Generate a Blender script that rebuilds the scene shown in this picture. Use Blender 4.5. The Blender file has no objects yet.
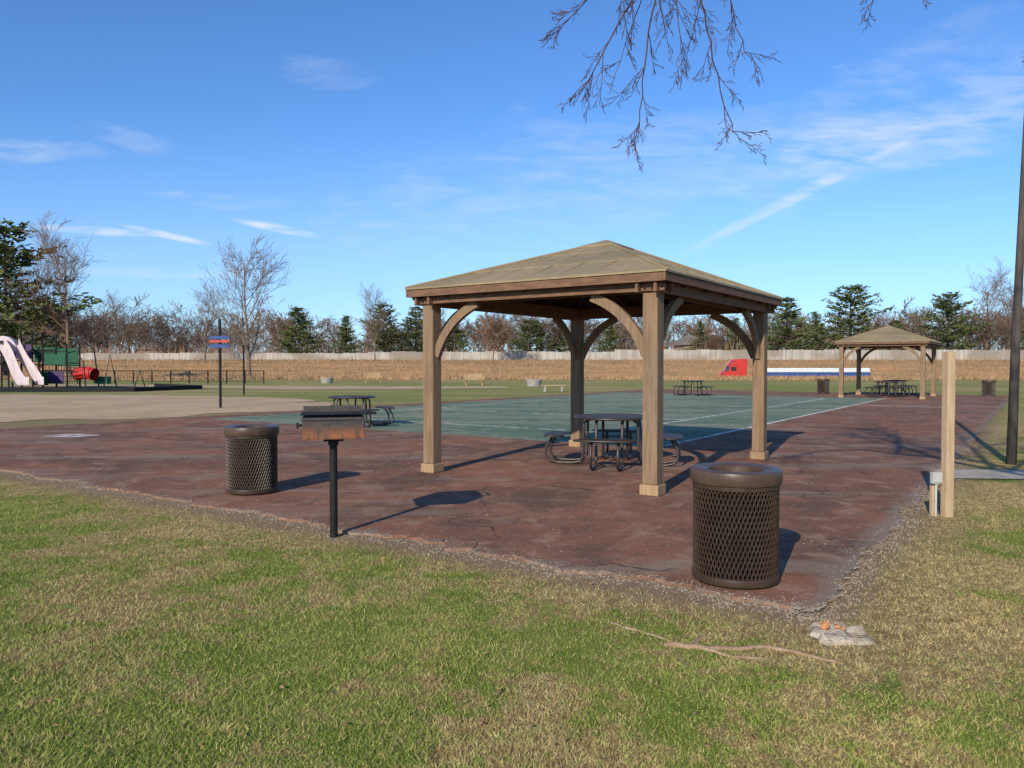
import bpy, math, random
import numpy as np
from mathutils import Vector, Matrix, noise as mn
import bmesh
rng = random.Random(7)
nr = np.random.default_rng(5)
scene = bpy.context.scene
COL = scene.collection
R = math.radians

# ------------------------------------------------------------------ helpers
class MB:
    def __init__(s): s.V=[]; s.F=[]; s.M=[]
    def add(s, vs, fs, mi=0):
        o=len(s.V); s.V.extend([tuple(v) for v in vs])
        for f in fs: s.F.append([i+o for i in f]); s.M.append(mi)
    def box(s, c, size, mi=0, rz=0.0, mat=None):
        x,y,z=[k/2 for k in size]
        vs=[Vector(v) for v in [(-x,-y,-z),(x,-y,-z),(x,y,-z),(-x,y,-z),(-x,-y,z),(x,-y,z),(x,y,z),(-x,y,z)]]
        m = mat if mat is not None else Matrix.Rotation(rz,3,'Z')
        vs=[m@v+Vector(c) for v in vs]
        s.add(vs,[(0,3,2,1),(4,5,6,7),(0,1,5,4),(1,2,6,5),(2,3,7,6),(3,0,4,7)],mi)
    def tube(s, pts, rad, n=8, mi=0, caps=True, closed=False):
        pts=[Vector(p) for p in pts]
        if not hasattr(rad,'__len__'): rad=[rad]*len(pts)
        o=len(s.V); L=len(pts)
        t0=(pts[1]-pts[0]).normalized()
        a=Vector((0,0,1)) if abs(t0.z)<0.9 else Vector((1,0,0))
        u=t0.cross(a).normalized()
        for i,p in enumerate(pts):
            if closed: t=(pts[(i+1)%L]-pts[i-1])
            else: t=(pts[min(i+1,L-1)]-pts[max(i-1,0)])
            if t.length<1e-9: t=t0
            t=t.normalized(); u=(u-t*u.dot(t))
            if u.length<1e-6: u=t.orthogonal()
            u.normalize(); w=t.cross(u)
            for k in range(n):
                an=2*math.pi*k/n
                s.V.append(tuple(p+(u*math.cos(an)+w*math.sin(an))*rad[i]))
        rr = L if closed else L-1
        for i in range(rr):
            j=(i+1)%L
            for k in range(n):
                k2=(k+1)%n
                s.F.append([o+i*n+k,o+i*n+k2,o+j*n+k2,o+j*n+k]); s.M.append(mi)
        if caps and not closed:
            s.F.append([o+k for k in range(n)][::-1]); s.M.append(mi)
            s.F.append([o+(L-1)*n+k for k in range(n)]); s.M.append(mi)
    def lathe(s, prof, n=32, mi=0, c=(0,0,0)):
        o=len(s.V)
        for r,z in prof:
            for k in range(n):
                a=2*math.pi*k/n; s.V.append((c[0]+r*math.cos(a),c[1]+r*math.sin(a),c[2]+z))
        for i in range(len(prof)-1):
            for k in range(n):
                k2=(k+1)%n
                s.F.append([o+i*n+k,o+i*n+k2,o+(i+1)*n+k2,o+(i+1)*n+k]); s.M.append(mi)
    def prism(s, poly, z0, z1, mi=0):
        n=len(poly)
        s.add([(p[0],p[1],z0) for p in poly]+[(p[0],p[1],z1) for p in poly],
              [list(range(n))[::-1], [n+i for i in range(n)]]+[[i,(i+1)%n,n+(i+1)%n,n+i] for i in range(n)],mi)
    def build(s, name, mats, parent=None, smooth=False, bevel=0, loc=(0,0,0), rz=0):
        me=bpy.data.meshes.new(name); me.from_pydata(s.V,[],s.F)
        for m in (mats if isinstance(mats,(list,tuple)) else [mats]): me.materials.append(m)
        me.polygons.foreach_set('material_index',s.M)
        if smooth: me.polygons.foreach_set('use_smooth',[True]*len(s.F))
        me.update()
        ob=bpy.data.objects.new(name,me); COL.objects.link(ob)
        ob.location=loc; ob.rotation_euler=(0,0,rz)
        if parent: ob.parent=parent
        if smooth and smooth!='all':
            md=ob.modifiers.new('es','EDGE_SPLIT'); md.split_angle=R(38)
        if bevel:
            b=ob.modifiers.new('bevel','BEVEL'); b.width=bevel; b.segments=2; b.limit_method='ANGLE'; b.angle_limit=R(40)
        return ob

def empty(name, loc=(0,0,0), rz=0, sc=1):
    e=bpy.data.objects.new(name,None); COL.objects.link(e); e.location=loc; e.rotation_euler=(0,0,rz)
    e.scale=(sc,sc,sc); e.empty_display_size=0.2; return e
def clone(root, loc, rz=0, sc=None):
    e=bpy.data.objects.new(root.name.split('.')[0],root.data); COL.objects.link(e)
    e.location=loc; e.rotation_euler=(0,0,rz)
    if sc is not None: e.scale=(sc,sc,sc) if not hasattr(sc,'__len__') else sc
    for ch in root.children:
        c=ch.copy(); COL.objects.link(c); c.parent=e
    return e

# ------------------------------------------------------------------ materials
class NT:
    def __init__(s, tree): s.t=tree; s.n=tree.nodes; s.l=tree.links
    def node(s,ty,**kw):
        n=s.n.new(ty)
        for k,v in kw.items(): setattr(n,k,v)
        return n
    def put(s,sock,v):
        if isinstance(v,(int,float)): sock.default_value=v
        elif isinstance(v,(tuple,list)):
            sock.default_value = tuple(v) if len(v)==len(sock.default_value) else tuple(list(v)+[1])
        else: s.l.new(v,sock)
    def m(s,op,a,b=0,c=None,clamp=False):
        n=s.node('ShaderNodeMath',operation=op); n.use_clamp=clamp
        s.put(n.inputs[0],a); s.put(n.inputs[1],b)
        if c is not None: s.put(n.inputs[2],c)
        return n.outputs[0]
    def mix(s,f,a,b,blend='MIX'):
        n=s.node('ShaderNodeMix',data_type='RGBA',blend_type=blend); n.clamp_factor=True
        s.put(n.inputs[0],f); s.put(n.inputs[6],a); s.put(n.inputs[7],b); return n.outputs[2]
    def noise(s,vec,scale,detail=4,rough=0.55,dist=0):
        n=s.node('ShaderNodeTexNoise'); s.l.new(vec,n.inputs['Vector'])
        n.inputs['Scale'].default_value=scale; n.inputs['Detail'].default_value=detail
        n.inputs['Roughness'].default_value=rough; n.inputs['Distortion'].default_value=dist
        return n.outputs[0]
    def step(s,v,a,b):
        n=s.node('ShaderNodeMapRange',interpolation_type='SMOOTHSTEP')
        s.put(n.inputs[0],v); n.inputs[1].default_value=a; n.inputs[2].default_value=b
        n.inputs[3].default_value=0; n.inputs[4].default_value=1; return n.outputs[0]
    def mapping(s,vec,scale=(1,1,1),rot=(0,0,0),loc=(0,0,0)):
        n=s.node('ShaderNodeMapping'); s.l.new(vec,n.inputs[0])
        n.inputs['Scale'].default_value=scale; n.inputs['Rotation'].default_value=rot; n.inputs['Location'].default_value=loc
        return n.outputs[0]
    def sep(s,vec):
        n=s.node('ShaderNodeSeparateXYZ'); s.l.new(vec,n.inputs[0]); return n.outputs
    def bump(s,h,strength=0.3,dist=0.02):
        n=s.node('ShaderNodeBump'); s.l.new(h,n.inputs['Height']); n.inputs['Strength'].default_value=strength
        n.inputs['Distance'].default_value=dist; return n.outputs[0]

def newmat(name):
    m=bpy.data.materials.new(name); m.use_nodes=True
    nt=NT(m.node_tree); b=m.node_tree.nodes['Principled BSDF']
    return m,nt,b
def mat2(name,c1,c2,scale=4,rough=0.8,bump=0.2,metal=0,stretch=(1,1,1),lo=0.35,hi=0.65,world=False,spec=0.2,bd=0.01,c3=None):
    m,nt,b=newmat(name)
    if world: vec=nt.node('ShaderNodeNewGeometry').outputs['Position']
    else: vec=nt.node('ShaderNodeTexCoord').outputs['Object']
    v=nt.mapping(vec,scale=stretch)
    n1=nt.noise(v,scale,3,0.6); f=nt.step(n1,lo,hi)
    col=nt.mix(f,c1,c2)
    n2=nt.noise(v,scale*7,2,0.6)
    if c3 is not None:
        col=nt.mix(nt.step(nt.noise(v,scale*0.6,4,0.65),0.50,0.66),col,c3)
    col=nt.mix(nt.m('MULTIPLY',nt.step(n2,0.3,0.7),0.35),col,(c1[0]*.55,c1[1]*.55,c1[2]*.55,1))
    nt.put(b.inputs['Base Color'],col)
    b.inputs['Roughness'].default_value=rough; b.inputs['Metallic'].default_value=metal
    b.inputs['Specular IOR Level'].default_value=0.0 if world else spec
    if bump: nt.l.new(nt.bump(n2,bump,bd),b.inputs['Normal'])
    return m
def mats(name,c,rough=0.9):
    m,nt,b=newmat(name); ra=nt.node('ShaderNodeNewGeometry').outputs['Random Per Island']
    nt.put(b.inputs['Base Color'],nt.mix(ra,c,(c[0]*1.5,c[1]*1.5,c[2]*1.5,1))); b.inputs['Roughness'].default_value=rough
    b.inputs['Specular IOR Level'].default_value=0.05
    return m

M_wood = mat2('cedar_post_wood',(0.28,0.18,0.105,1),(0.18,0.118,0.072,1),3,0.85,0.5,stretch=(9,9,0.7),bd=0.006,c3=(0.23,0.17,0.115,1))
M_base = mat2('cedar_base_wood',(0.42,0.27,0.15,1),(0.33,0.21,0.12,1),3,0.85,0.4,stretch=(9,9,0.7),bd=0.006)
M_woodH= mat2('cedar_beam_wood',(0.21,0.115,0.068,1),(0.14,0.078,0.048,1),3,0.8,0.4,stretch=(2,2,9),bd=0.006)
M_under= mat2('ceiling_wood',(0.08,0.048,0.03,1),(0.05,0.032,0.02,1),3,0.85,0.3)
M_roof = mat2('roof_metal_tan',(0.33,0.25,0.14,1),(0.27,0.205,0.115,1),1.0,0.65,0.1,metal=0.0,c3=(0.22,0.18,0.095,1),spec=0.15)
M_bolt = mat2('black_steel',(0.02,0.02,0.02,1),(0.03,0.028,0.026,1),8,0.45,0.1,metal=0.3)
M_brown= mat2('brown_coated_steel',(0.045,0.027,0.017,1),(0.063,0.039,0.025,1),9,0.42,0.08,spec=0.3)
M_lid= mat2('brown_lid_steel',(0.072,0.044,0.031,1),(0.095,0.06,0.042,1),5,0.40,0.05,spec=0.35)
M_liner= mat2('black_liner',(0.006,0.006,0.006,1),(0.010,0.009,0.009,1),6,0.7,0.1,spec=0.1)
M_table= mat2('table_coated_steel',(0.035,0.024,0.02,1),(0.055,0.036,0.03,1),12,0.4,0.1,spec=0.5)
M_conc = mat2('concrete',(0.36,0.34,0.30,1),(0.28,0.26,0.23,1),3,0.9,0.4)
M_newwood=mat2('treated_pine',(0.52,0.38,0.235,1),(0.43,0.30,0.175,1),3,0.8,0.3,stretch=(9,9,0.8),bd=0.004)
M_box  = mat2('grey_box_plastic',(0.50,0.49,0.46,1),(0.42,0.41,0.38,1),5,0.6,0.05)
M_bark = mat2('dark_bark',(0.075,0.05,0.04,1),(0.12,0.085,0.068,1),6,0.9,0.5,stretch=(3,3,1))
M_twigfar=mats('bare_twigs',(0.15,0.092,0.062,1))
M_twiggrey=mats('bare_twigs_grey',(0.13,0.094,0.068,1))
M_twig = mat2('twig_bark',(0.075,0.04,0.035,1),(0.13,0.075,0.06,1),10,0.8,0.2)
M_pole = mat2('weathered_pole',(0.075,0.06,0.05,1),(0.11,0.09,0.075,1),4,0.9,0.4,stretch=(5,5,0.6))
M_red  = mat2('red_paint',(0.55,0.035,0.02,1),(0.48,0.03,0.02,1),2,0.4,0.02,spec=0.5)
M_white= mat2('white_paint',(0.72,0.72,0.70,1),(0.62,0.62,0.61,1),2,0.5,0.02)
M_blue = mat2('blue_paint',(0.03,0.07,0.22,1),(0.04,0.09,0.26,1),2,0.5,0.02)
M_glass= mat2('dark_glass',(0.01,0.012,0.015,1),(0.015,0.018,0.02,1),2,0.1,0,spec=0.8)
M_rubber=mat2('rubber',(0.015,0.015,0.015,1),(0.02,0.02,0.02,1),4,0.85,0.1)
M_green= mat2('green_plastic',(0.015,0.10,0.05,1),(0.015,0.08,0.04,1),2,0.5,0)
M_purple= mat2('purple_plastic',(0.09,0.05,0.13,1),(0.07,0.04,0.10,1),2,0.5,0)
M_pink = mat2('faded_slide_plastic',(0.68,0.56,0.55,1),(0.60,0.48,0.48,1),2,0.5,0)
M_bench= mat2('bench_wood',(0.42,0.29,0.16,1),(0.33,0.22,0.12,1),3,0.8,0.2)
M_fence,nt,b=newmat('fence_boards')
ra=nt.node('ShaderNodeNewGeometry').outputs['Random Per Island']; wp=nt.node('ShaderNodeNewGeometry').outputs['Position']
fc=nt.mix(ra,(0.31,0.275,0.23,1),(0.45,0.41,0.35,1)); fc=nt.mix(nt.step(nt.noise(wp,0.11,2),0.45,0.6),fc,(0.26,0.215,0.17,1))
nt.put(b.inputs['Base Color'],fc); b.inputs['Roughness'].default_value=0.9
M_rooft= mat2('shingle_roof',(0.22,0.18,0.155,1),(0.17,0.145,0.125,1),1,0.9,0)
M_brick= mat2('house_brick',(0.35,0.24,0.19,1),(0.42,0.33,0.26,1),2,0.9,0)

# ---- pad orientation
PO=Vector((1.89,4.79)); AV=R(55.5)
vv=Vector((math.cos(AV),math.sin(AV))); uu=Vector((-math.sin(AV),math.cos(AV)))
def ST(s,t,z=0): p=PO+vv*s+uu*t; return (p.x,p.y,z)
def st_of(x,y):
    dx=x-PO.x; dy=y-PO.y
    return dx*vv.x+dy*vv.y, dx*uu.x+dy*uu.y
def st_nodes(nt,pos):
    x,y,z=nt.sep(pos)
    dx=nt.m('SUBTRACT',x,PO.x); dy=nt.m('SUBTRACT',y,PO.y)
    s=nt.m('ADD',nt.m('MULTIPLY',dx,vv.x),nt.m('MULTIPLY',dy,vv.y))
    t=nt.m('ADD',nt.m('MULTIPLY',dx,uu.x),nt.m('MULTIPLY',dy,uu.y))
    return s,t,x,y

GREEN1=(0.20,0.27,0.048,1); GREEN2=(0.31,0.35,0.085,1); STRAW=(0.58,0.44,0.21,1); STRAW2=(0.39,0.27,0.125,1)
def grass_color(nt,pos):
    s,t,x,y=st_nodes(nt,pos)
    n1=nt.noise(pos,0.5,3,0.6); n2=nt.noise(pos,2.2,4,0.75,0.6); n3=nt.noise(pos,11,2,0.7)
    g=nt.mix(nt.step(n2,0.38,0.62),GREEN1,GREEN2)
    v=nt.m('ADD',nt.m('MULTIPLY',n1,0.55),nt.m('ADD',nt.m('MULTIPLY',n2,0.42),nt.m('MULTIPLY',n3,0.30)))
    dry=nt.step(x,-0.2,2.6)
    rim=nt.m('MAXIMUM',nt.m('MULTIPLY',s,-1),nt.m('MULTIPLY',t,-1))
    rimf=nt.step(rim,1.3,0.0)
    v=nt.m('ADD',v,nt.m('ADD',nt.m('MULTIPLY',dry,0.065),nt.m('MULTIPLY',rimf,0.09)))
    v=nt.m('ADD',v,nt.m('MULTIPLY',nt.step(y,4.0,2.6),0.03))
    f=nt.step(v,0.610,0.73)
    st=nt.mix(nt.step(n3,0.42,0.58),STRAW,STRAW2)
    return nt.mix(f,g,st),rim,n1,n2,n3,x,y

def ground_mat():
    m,nt,b=newmat('lawn_ground')
    pos=nt.node('ShaderNodeNewGeometry').outputs['Position']
    col,rim,n1,n2,n3,x,y=grass_color(nt,pos)
    fine=nt.noise(pos,60,3,0.75)
    near=nt.step(y,16,6)
    col=nt.mix(nt.m('MULTIPLY',nt.step(fine,0.40,0.62),nt.m('ADD',nt.m('MULTIPLY',near,0.5),0.2)),col,(0.14,0.105,0.05,1))
    e=nt.m('ADD',rim,nt.m('MULTIPLY',nt.m('SUBTRACT',n2,0.5),0.9))
    col=nt.mix(nt.m('MULTIPLY',nt.step(e,0.36,0.06),0.9),col,nt.mix(fine,(0.42,0.285,0.18,1),(0.22,0.15,0.10,1)))
    yy=nt.m('ADD',y,nt.m('MULTIPLY',nt.m('SUBTRACT',nt.noise(pos,0.05,2),0.5),18))
    mid=nt.mix(nt.step(nt.noise(nt.mapping(pos,scale=(0.35,1.3,1)),0.22,4,0.6),0.46,0.62),(0.24,0.28,0.08,1),(0.42,0.33,0.155,1))
    col=nt.mix(nt.m('MULTIPLY',nt.step(y,14,34),0.8),col,mid)
    fs=nt.mapping(pos,scale=(0.25,1.6,1))
    farc=nt.mix(nt.step(nt.noise(fs,0.35,4,0.65),0.4,0.6),(0.48,0.27,0.13,1),(0.33,0.22,0.11,1))
    col=nt.mix(nt.step(yy,78,84),col,farc)
    nt.put(b.inputs['Base Color'],col); b.inputs['Roughness'].default_value=0.95; b.inputs['Specular IOR Level'].default_value=0.0
    nt.l.new(nt.bump(fine,0.8,0.05),b.inputs['Normal'])
    return m
def blade_mat(name='grass_blades'):
    m,nt,b=newmat(name)
    pos=nt.node('ShaderNodeNewGeometry').outputs['Position']
    col,*_=grass_color(nt,pos)
    at=nt.node('ShaderNodeAttribute',attribute_name='rnd').outputs['Fac']
    col=nt.mix(nt.m('MULTIPLY',nt.step(at,0.66,0.92),0.9),col,(0.50,0.38,0.17,1))
    col=nt.mix(nt.m('MULTIPLY',nt.step(at,0.5,0.0),0.5),col,(0.15,0.21,0.04,1))
    nt.put(b.inputs['Base Color'],col); b.inputs['Roughness'].default_value=0.8; b.inputs['Specular IOR Level'].default_value=0.05
    return m
M_ground=ground_mat(); M_blade=blade_mat()

def pad_mat():
    m,nt,b=newmat('red_sport_surface')
    pos=nt.node('ShaderNodeNewGeometry').outputs['Position']
    s,t,x,y=st_nodes(nt,pos)
    n1=nt.noise(pos,0.5,5,0.68,0.6); n2=nt.noise(pos,2.0,5,0.72,0.4); fine=nt.noise(pos,90,2,0.7)
    col=nt.mix(nt.step(n1,0.38,0.60),(0.265,0.115,0.070,1),(0.175,0.088,0.060,1))
    col=nt.mix(nt.m('MULTIPLY',nt.step(n2,0.50,0.66),0.7),col,(0.35,0.215,0.145,1))
    col=nt.mix(nt.m('MULTIPLY',nt.step(n2,0.46,0.30),0.6),col,(0.105,0.067,0.053,1))
    rotp=nt.mapping(pos,rot=(0,0,-AV),scale=(0.25,1.5,1))
    lane=nt.m('MULTIPLY',nt.step(nt.noise(rotp,0.6,5,0.7),0.49,0.62),0.6)
    col=nt.mix(lane,col,(0.265,0.205,0.155,1))
    stn=nt.noise(pos,0.9,3,0.5,1.0)
    col=nt.mix(nt.m('MULTIPLY',nt.m('MULTIPLY',nt.step(stn,0.56,0.60),nt.step(n1,0.40,0.52)),0.4),col,(0.08,0.056,0.046,1))
    wob=nt.m('MULTIPLY',nt.m('SUBTRACT',n2,0.5),0.25)
    s2=nt.m('ADD',s,wob); t2=nt.m('ADD',t,wob)
    g=nt.m('MULTIPLY',nt.m('MULTIPLY',nt.step(s2,8.45,8.55),nt.step(s2,35.0,34.9)),nt.m('MULTIPLY',nt.step(t2,4.85,4.92),nt.step(t2,19.0,18.9)))
    gc=nt.mix(nt.step(nt.noise(nt.mapping(pos,rot=(0,0,-AV),scale=(0.5,1,1)),0.35,5,0.68),0.40,0.60),(0.095,0.162,0.105,1),(0.175,0.22,0.15,1))
    gc=nt.mix(nt.m('MULTIPLY',nt.step(n2,0.48,0.66),0.75),gc,(0.29,0.29,0.21,1))
    gc=nt.mix(nt.m('MULTIPLY',lane,0.9),gc,(0.29,0.265,0.20,1))
    col=nt.mix(g,col,gc)
    def line(v,c,w): return nt.m('LESS_THAN',nt.m('ABSOLUTE',nt.m('SUBTRACT',v,c)),w)
    def rng_(v,a,bb): return nt.m('MULTIPLY',nt.m('GREATER_THAN',v,a),nt.m('LESS_THAN',v,bb))
    L=nt.m('MULTIPLY',line(t,4.88,0.06),rng_(s,9,35))
    for (tc) in (7.2,17.2): L=nt.m('MAXIMUM',L,nt.m('MULTIPLY',line(t,tc,0.045),rng_(s,11,33)))
    for (sc) in (11,16,27,33): L=nt.m('MAXIMUM',L,nt.m('MULTIPLY',line(s,sc,0.045),rng_(t,7.2,17.2)))
    L=nt.m('MAXIMUM',L,nt.m('MULTIPLY',line(s,27.5,0.08),rng_(t,1.4,4.7)))
    worn=nt.step(nt.noise(pos,3,4,0.7),0.38,0.54)
    col=nt.mix(nt.m('MULTIPLY',nt.m('MULTIPLY',L,worn),0.85),col,(0.75,0.74,0.68,1))
    vo=nt.node('ShaderNodeTexVoronoi',feature='DISTANCE_TO_EDGE')
    wv=nt.node('ShaderNodeVectorMath',operation='ADD')
    nn=nt.node('ShaderNodeTexNoise'); nt.l.new(pos,nn.inputs['Vector']); nn.inputs['Scale'].default_value=1.2; nn.inputs['Detail'].default_value=4
    nt.l.new(pos,wv.inputs[0]); nt.l.new(nn.outputs['Color'],wv.inputs[1])
    nt.l.new(wv.outputs[0],vo.inputs['Vector']); vo.inputs['Scale'].default_value=0.28
    cr=nt.m('MULTIPLY',nt.step(vo.outputs['Distance'],0.005,0.001),nt.step(n1,0.42,0.5))
    col=nt.mix(nt.m('MULTIPLY',cr,0.6),col,(0.05,0.042,0.036,1))
    rim=nt.m('MINIMUM',s,t)
    rimn=nt.m('ADD',rim,nt.m('MULTIPLY',nt.m('SUBTRACT',n2,0.5),0.9))
    col=nt.mix(nt.m('MULTIPLY',nt.step(rimn,0.24,0.0),0.8),col,nt.mix(fine,(0.15,0.12,0.09,1),(0.34,0.28,0.215,1)))
    col=nt.mix(nt.m('MULTIPLY',nt.step(fine,0.5,0.75),0.4),col,(0.37,0.265,0.20,1))
    sp=nt.noise(pos,28,1,0.5)
    col=nt.mix(nt.m('MULTIPLY',nt.step(sp,0.67,0.74),0.6),col,(0.44,0.35,0.26,1))
    nt.put(b.inputs['Base Color'],col)
    b.inputs['Roughness'].default_value=0.9; b.inputs['Specular IOR Level'].default_value=0.04
    h=nt.m('SUBTRACT',nt.m('ADD',fine,n2),nt.m('MULTIPLY',cr,1.5))
    nt.l.new(nt.bump(h,0.5,0.012),b.inputs['Normal'])
    return m
M_pad=pad_mat()
M_sand=mat2('sand',(0.56,0.40,0.25,1),(0.46,0.325,0.20,1),0.35,0.95,0.4,world=True,bd=0.03,c3=(0.50,0.38,0.24,1))
M_mulch=mat2('mulch',(0.10,0.07,0.05,1),(0.15,0.11,0.08,1),1.2,0.95,0.4,world=True)
M_road=mat2('asphalt_road',(0.10,0.10,0.10,1),(0.13,0.13,0.125,1),0.5,0.9,0.1,world=True)
M_stone=mats('gravel_stones',(0.23,0.19,0.15,1))
M_path=mat2('path_concrete',(0.52,0.45,0.36,1),(0.42,0.36,0.28,1),1.5,0.95,0.4,world=True)

# ------------------------------------------------------------------ ground
def gz(y):
    def sm(a,b,v): 
        k=min(max((v-a)/(b-a),0),1); return k*k*(3-2*k)
    return -1.5*sm(92,112,y)+4.1*sm(128,156,y)
ys=[-60,-20,0]+list(np.arange(4,88,6))+list(np.arange(88,164,2.0))+[175,200,260,400,800,1800,3000]
xs=[-3000,-1200,-500,-250]+list(np.arange(-150,151,30))+[250,500,1200,3000]
mb=MB()
for y in ys:
    for x in xs: mb.V.append((x,y,gz(y)))
nx=len(xs)
for j in range(len(ys)-1):
    for i in range(nx-1):
        mb.F.append([j*nx+i,j*nx+i+1,(j+1)*nx+i+1,(j+1)*nx+i]); mb.M.append(0)
mb.build('ground',M_ground,smooth='all')

def jit(k,amp,seed): return amp*mn.noise(Vector((k*1.3,seed,0)))+amp*0.6*mn.noise(Vector((k*6.1,seed+4,1)))
t=0.35
edge=[]
while t<20: edge.append((0.16+jit(t,0.20,2),t)); t+=0.06 if t<14 else 0.5
edge2=[]
s_=0.35
while s_<42: edge2.append((s_,0.02+jit(s_,0.18,9))); s_+=0.06 if s_<14 else 0.5
poly=[ (0.12,0.12) ]+edge2+[(42,0),(42,20),(0.4,20)]+edge[::-1]
mb=MB(); mb.prism([ST(a,b)[:2] for a,b in poly],-0.05,0.026)
pad=mb.build('sport_court',M_pad)
bm=bmesh.new(); bm.from_mesh(pad.data); bmesh.ops.triangulate(bm,faces=[f for f in bm.faces if len(f.verts)>4]); bm.to_mesh(pad.data); bm.free()

def sheet(name,pts,z,mat,jitter=0.0,seed=0,step=1.0):
    out=[]
    n=len(pts)
    for i in range(n):
        a=Vector(pts[i]); b=Vector(pts[(i+1)%n]); L=(b-a).length; k=max(1,int(L/step))
        d=(b-a)/k; nrm=Vector((-d.y,d.x)).normalized()
        for j in range(k):
            p=a+d*j; p=p+nrm*jitter*mn.noise(Vector((p.x*0.5,p.y*0.5,seed)))*2
            out.append(p)
    mb=MB(); mb.add([(p.x,p.y,z) for p in out],[list(range(len(out)))])
    ob=mb.build(name,mat); bm=bmesh.new(); bm.from_mesh(ob.data); bmesh.ops.triangulate(bm,faces=bm.faces)
    for f in bm.faces:
        if f.normal.z<0: f.normal_flip()
    bm.to_mesh(ob.data); bm.free(); return ob
sheet('sand_court',[(-40,20.9),(-14.2,21.4),(-10.3,23.6),(-7.6,27),(-7.0,31),(-9.5,36),(-16,40),(-40,43)],0.012,M_sand,0.7,1,0.7)
sheet('dirt_path',[(-14,50),(-6,51),(-1,53),(-1,57),(-12,58),(-34,62),(-40,64),(-40,60),(-24,55)],0.012,M_sand,0.8,3)
sheet('mulch_bed',[(-50,44),(-22.6,46.0),(-20.6,51),(-26,56),(-55,58)],0.016,M_mulch,0.2,5)
sheet('concrete_path',[(5.95,10.75),(9,10.4),(14,9.6),(14,10.7),(9,11.4),(6.35,11.75)],0.015,M_path,0.05,7,0.4)
sheet('road',[(-900,113),(900,113),(900,127),(-900,127)],gz(120)+0.012,M_road,0,0,60)
mb=MB()
for a,b in [((-50,44),(-22.6,46.0)),((-22.6,46.0),(-20.6,51)),((-20.6,51),(-26,56))]:
    a=Vector(a);b=Vector(b);c=(a+b)/2
    mb.box((c.x,c.y,0.13),((b-a).length,0.14,0.26),rz=math.atan2(b.y-a.y,b.x-a.x))
mb.build('play_area_border',M_rubber)

# grass blades
def blades(name,n,ygen,half,hmin,hmax,w,mat,keep,zf=None):
    X=nr.uniform(-1,1,n*1); Y=ygen(n); X=half(Y)*X
    k=keep(X,Y); X=X[k];Y=Y[k]; n=len(X)
    cl=0.5+0.5*np.sin(X*3.1+np.sin(Y*2.3)*2)*np.sin(Y*2.7+np.cos(X*4.3))
    cl=0.6*cl+0.4*(0.5+0.5*np.sin(X*11+3*np.sin(Y*7))*np.sin(Y*13+2*np.cos(X*5)))
    H=nr.uniform(hmin,hmax,n)*(0.55+0.8*cl)
    a=nr.uniform(0,2*math.pi,n); la=nr.uniform(0,2*math.pi,n); ll=nr.uniform(0.3,1.6,n)*H
    wv=w*nr.uniform(0.6,1.3,n)
    Z=np.zeros(n) if zf is None else zf(Y)
    V=np.empty((n,3,3))
    V[:,0]=np.stack([X-np.cos(a)*wv/2,Y-np.sin(a)*wv/2,Z],1)
    V[:,1]=np.stack([X+np.cos(a)*wv/2,Y+np.sin(a)*wv/2,Z],1)
    V[:,2]=np.stack([X+np.cos(la)*ll,Y+np.sin(la)*ll,Z+H],1)
    me=bpy.data.meshes.new(name); me.vertices.add(3*n); me.loops.add(3*n); me.polygons.add(n)
    me.vertices.foreach_set('co',V.reshape(-1)); me.loops.foreach_set('vertex_index',np.arange(3*n,dtype=np.int32))
    me.polygons.foreach_set('loop_start',np.arange(0,3*n,3,dtype=np.int32)); 
    at=me.attributes.new('rnd','FLOAT','POINT'); at.data.foreach_set('value',np.repeat(nr.uniform(0,1,n),3).astype(np.float32))
    me.update(calc_edges=True); me.materials.append(mat)
    ob=bpy.data.objects.new(name,me); COL.objects.link(ob); return ob
def keep_lawn(X,Y):
    dx=X-PO.x; dy=Y-PO.y; s=dx*vv.x+dy*vv.y; t=dx*uu.x+dy*uu.y
    rim=np.maximum(-s,-t)
    bare=0.5+0.5*np.sin(X*1.7+1.3*np.sin(Y*1.9))*np.sin(Y*1.3+np.cos(X*2.1))
    bare=0.6*bare+0.4*(0.5+0.5*np.sin(X*6.1+2*np.sin(Y*4.9))*np.sin(Y*7.3+2*np.cos(X*3.7)))
    p=np.clip((rim+0.02)/0.8,0,1)**0.8*(0.35+0.9*(1-bare*np.clip((X+2)/3,0.4,1)))
    keep=(nr.uniform(0,1,len(X))<p)
    path=(X>5.8)&(Y>9.5)&(Y<11.8)&(Y>11.3-(X-6)*0.14-0.8)
    return keep & ~path
blades('lawn_grass',520000,lambda n: 2.3+nr.uniform(0,1,n)**1.7*11,lambda Y: Y*0.72+0.25,0.008,0.025,0.0048,M_blade,keep_lawn)
M_tall,ntt,bb=newmat('tall_dry_grass')
at=ntt.node('ShaderNodeAttribute',attribute_name='rnd').outputs['Fac']; wp=ntt.node('ShaderNodeNewGeometry').outputs['Position']
tcx=ntt.mix(at,(0.48,0.26,0.12,1),(0.40,0.26,0.135,1))
tcx=ntt.mix(ntt.step(ntt.noise(ntt.mapping(wp,scale=(0.3,1.2,1)),0.3,4,0.6),0.42,0.62),tcx,(0.28,0.185,0.095,1))
ntt.put(bb.inputs['Base Color'],tcx); bb.inputs['Roughness'].default_value=0.9
blades('tall_dry_grass',50000,lambda n: nr.uniform(80,112,n),lambda Y: Y*0.75,0.2,0.5,0.10,M_tall,lambda X,Y: np.sin(X*0.09+2)*2+82<Y,
       zf=lambda Y: np.array([gz(v) for v in Y]))
blades('tall_dry_grass',30000,lambda n: nr.uniform(129,157,n),lambda Y: Y*0.75,0.15,0.5,0.12,M_tall,lambda X,Y: Y>0,
       zf=lambda Y: np.array([gz(v) for v in Y]))

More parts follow.
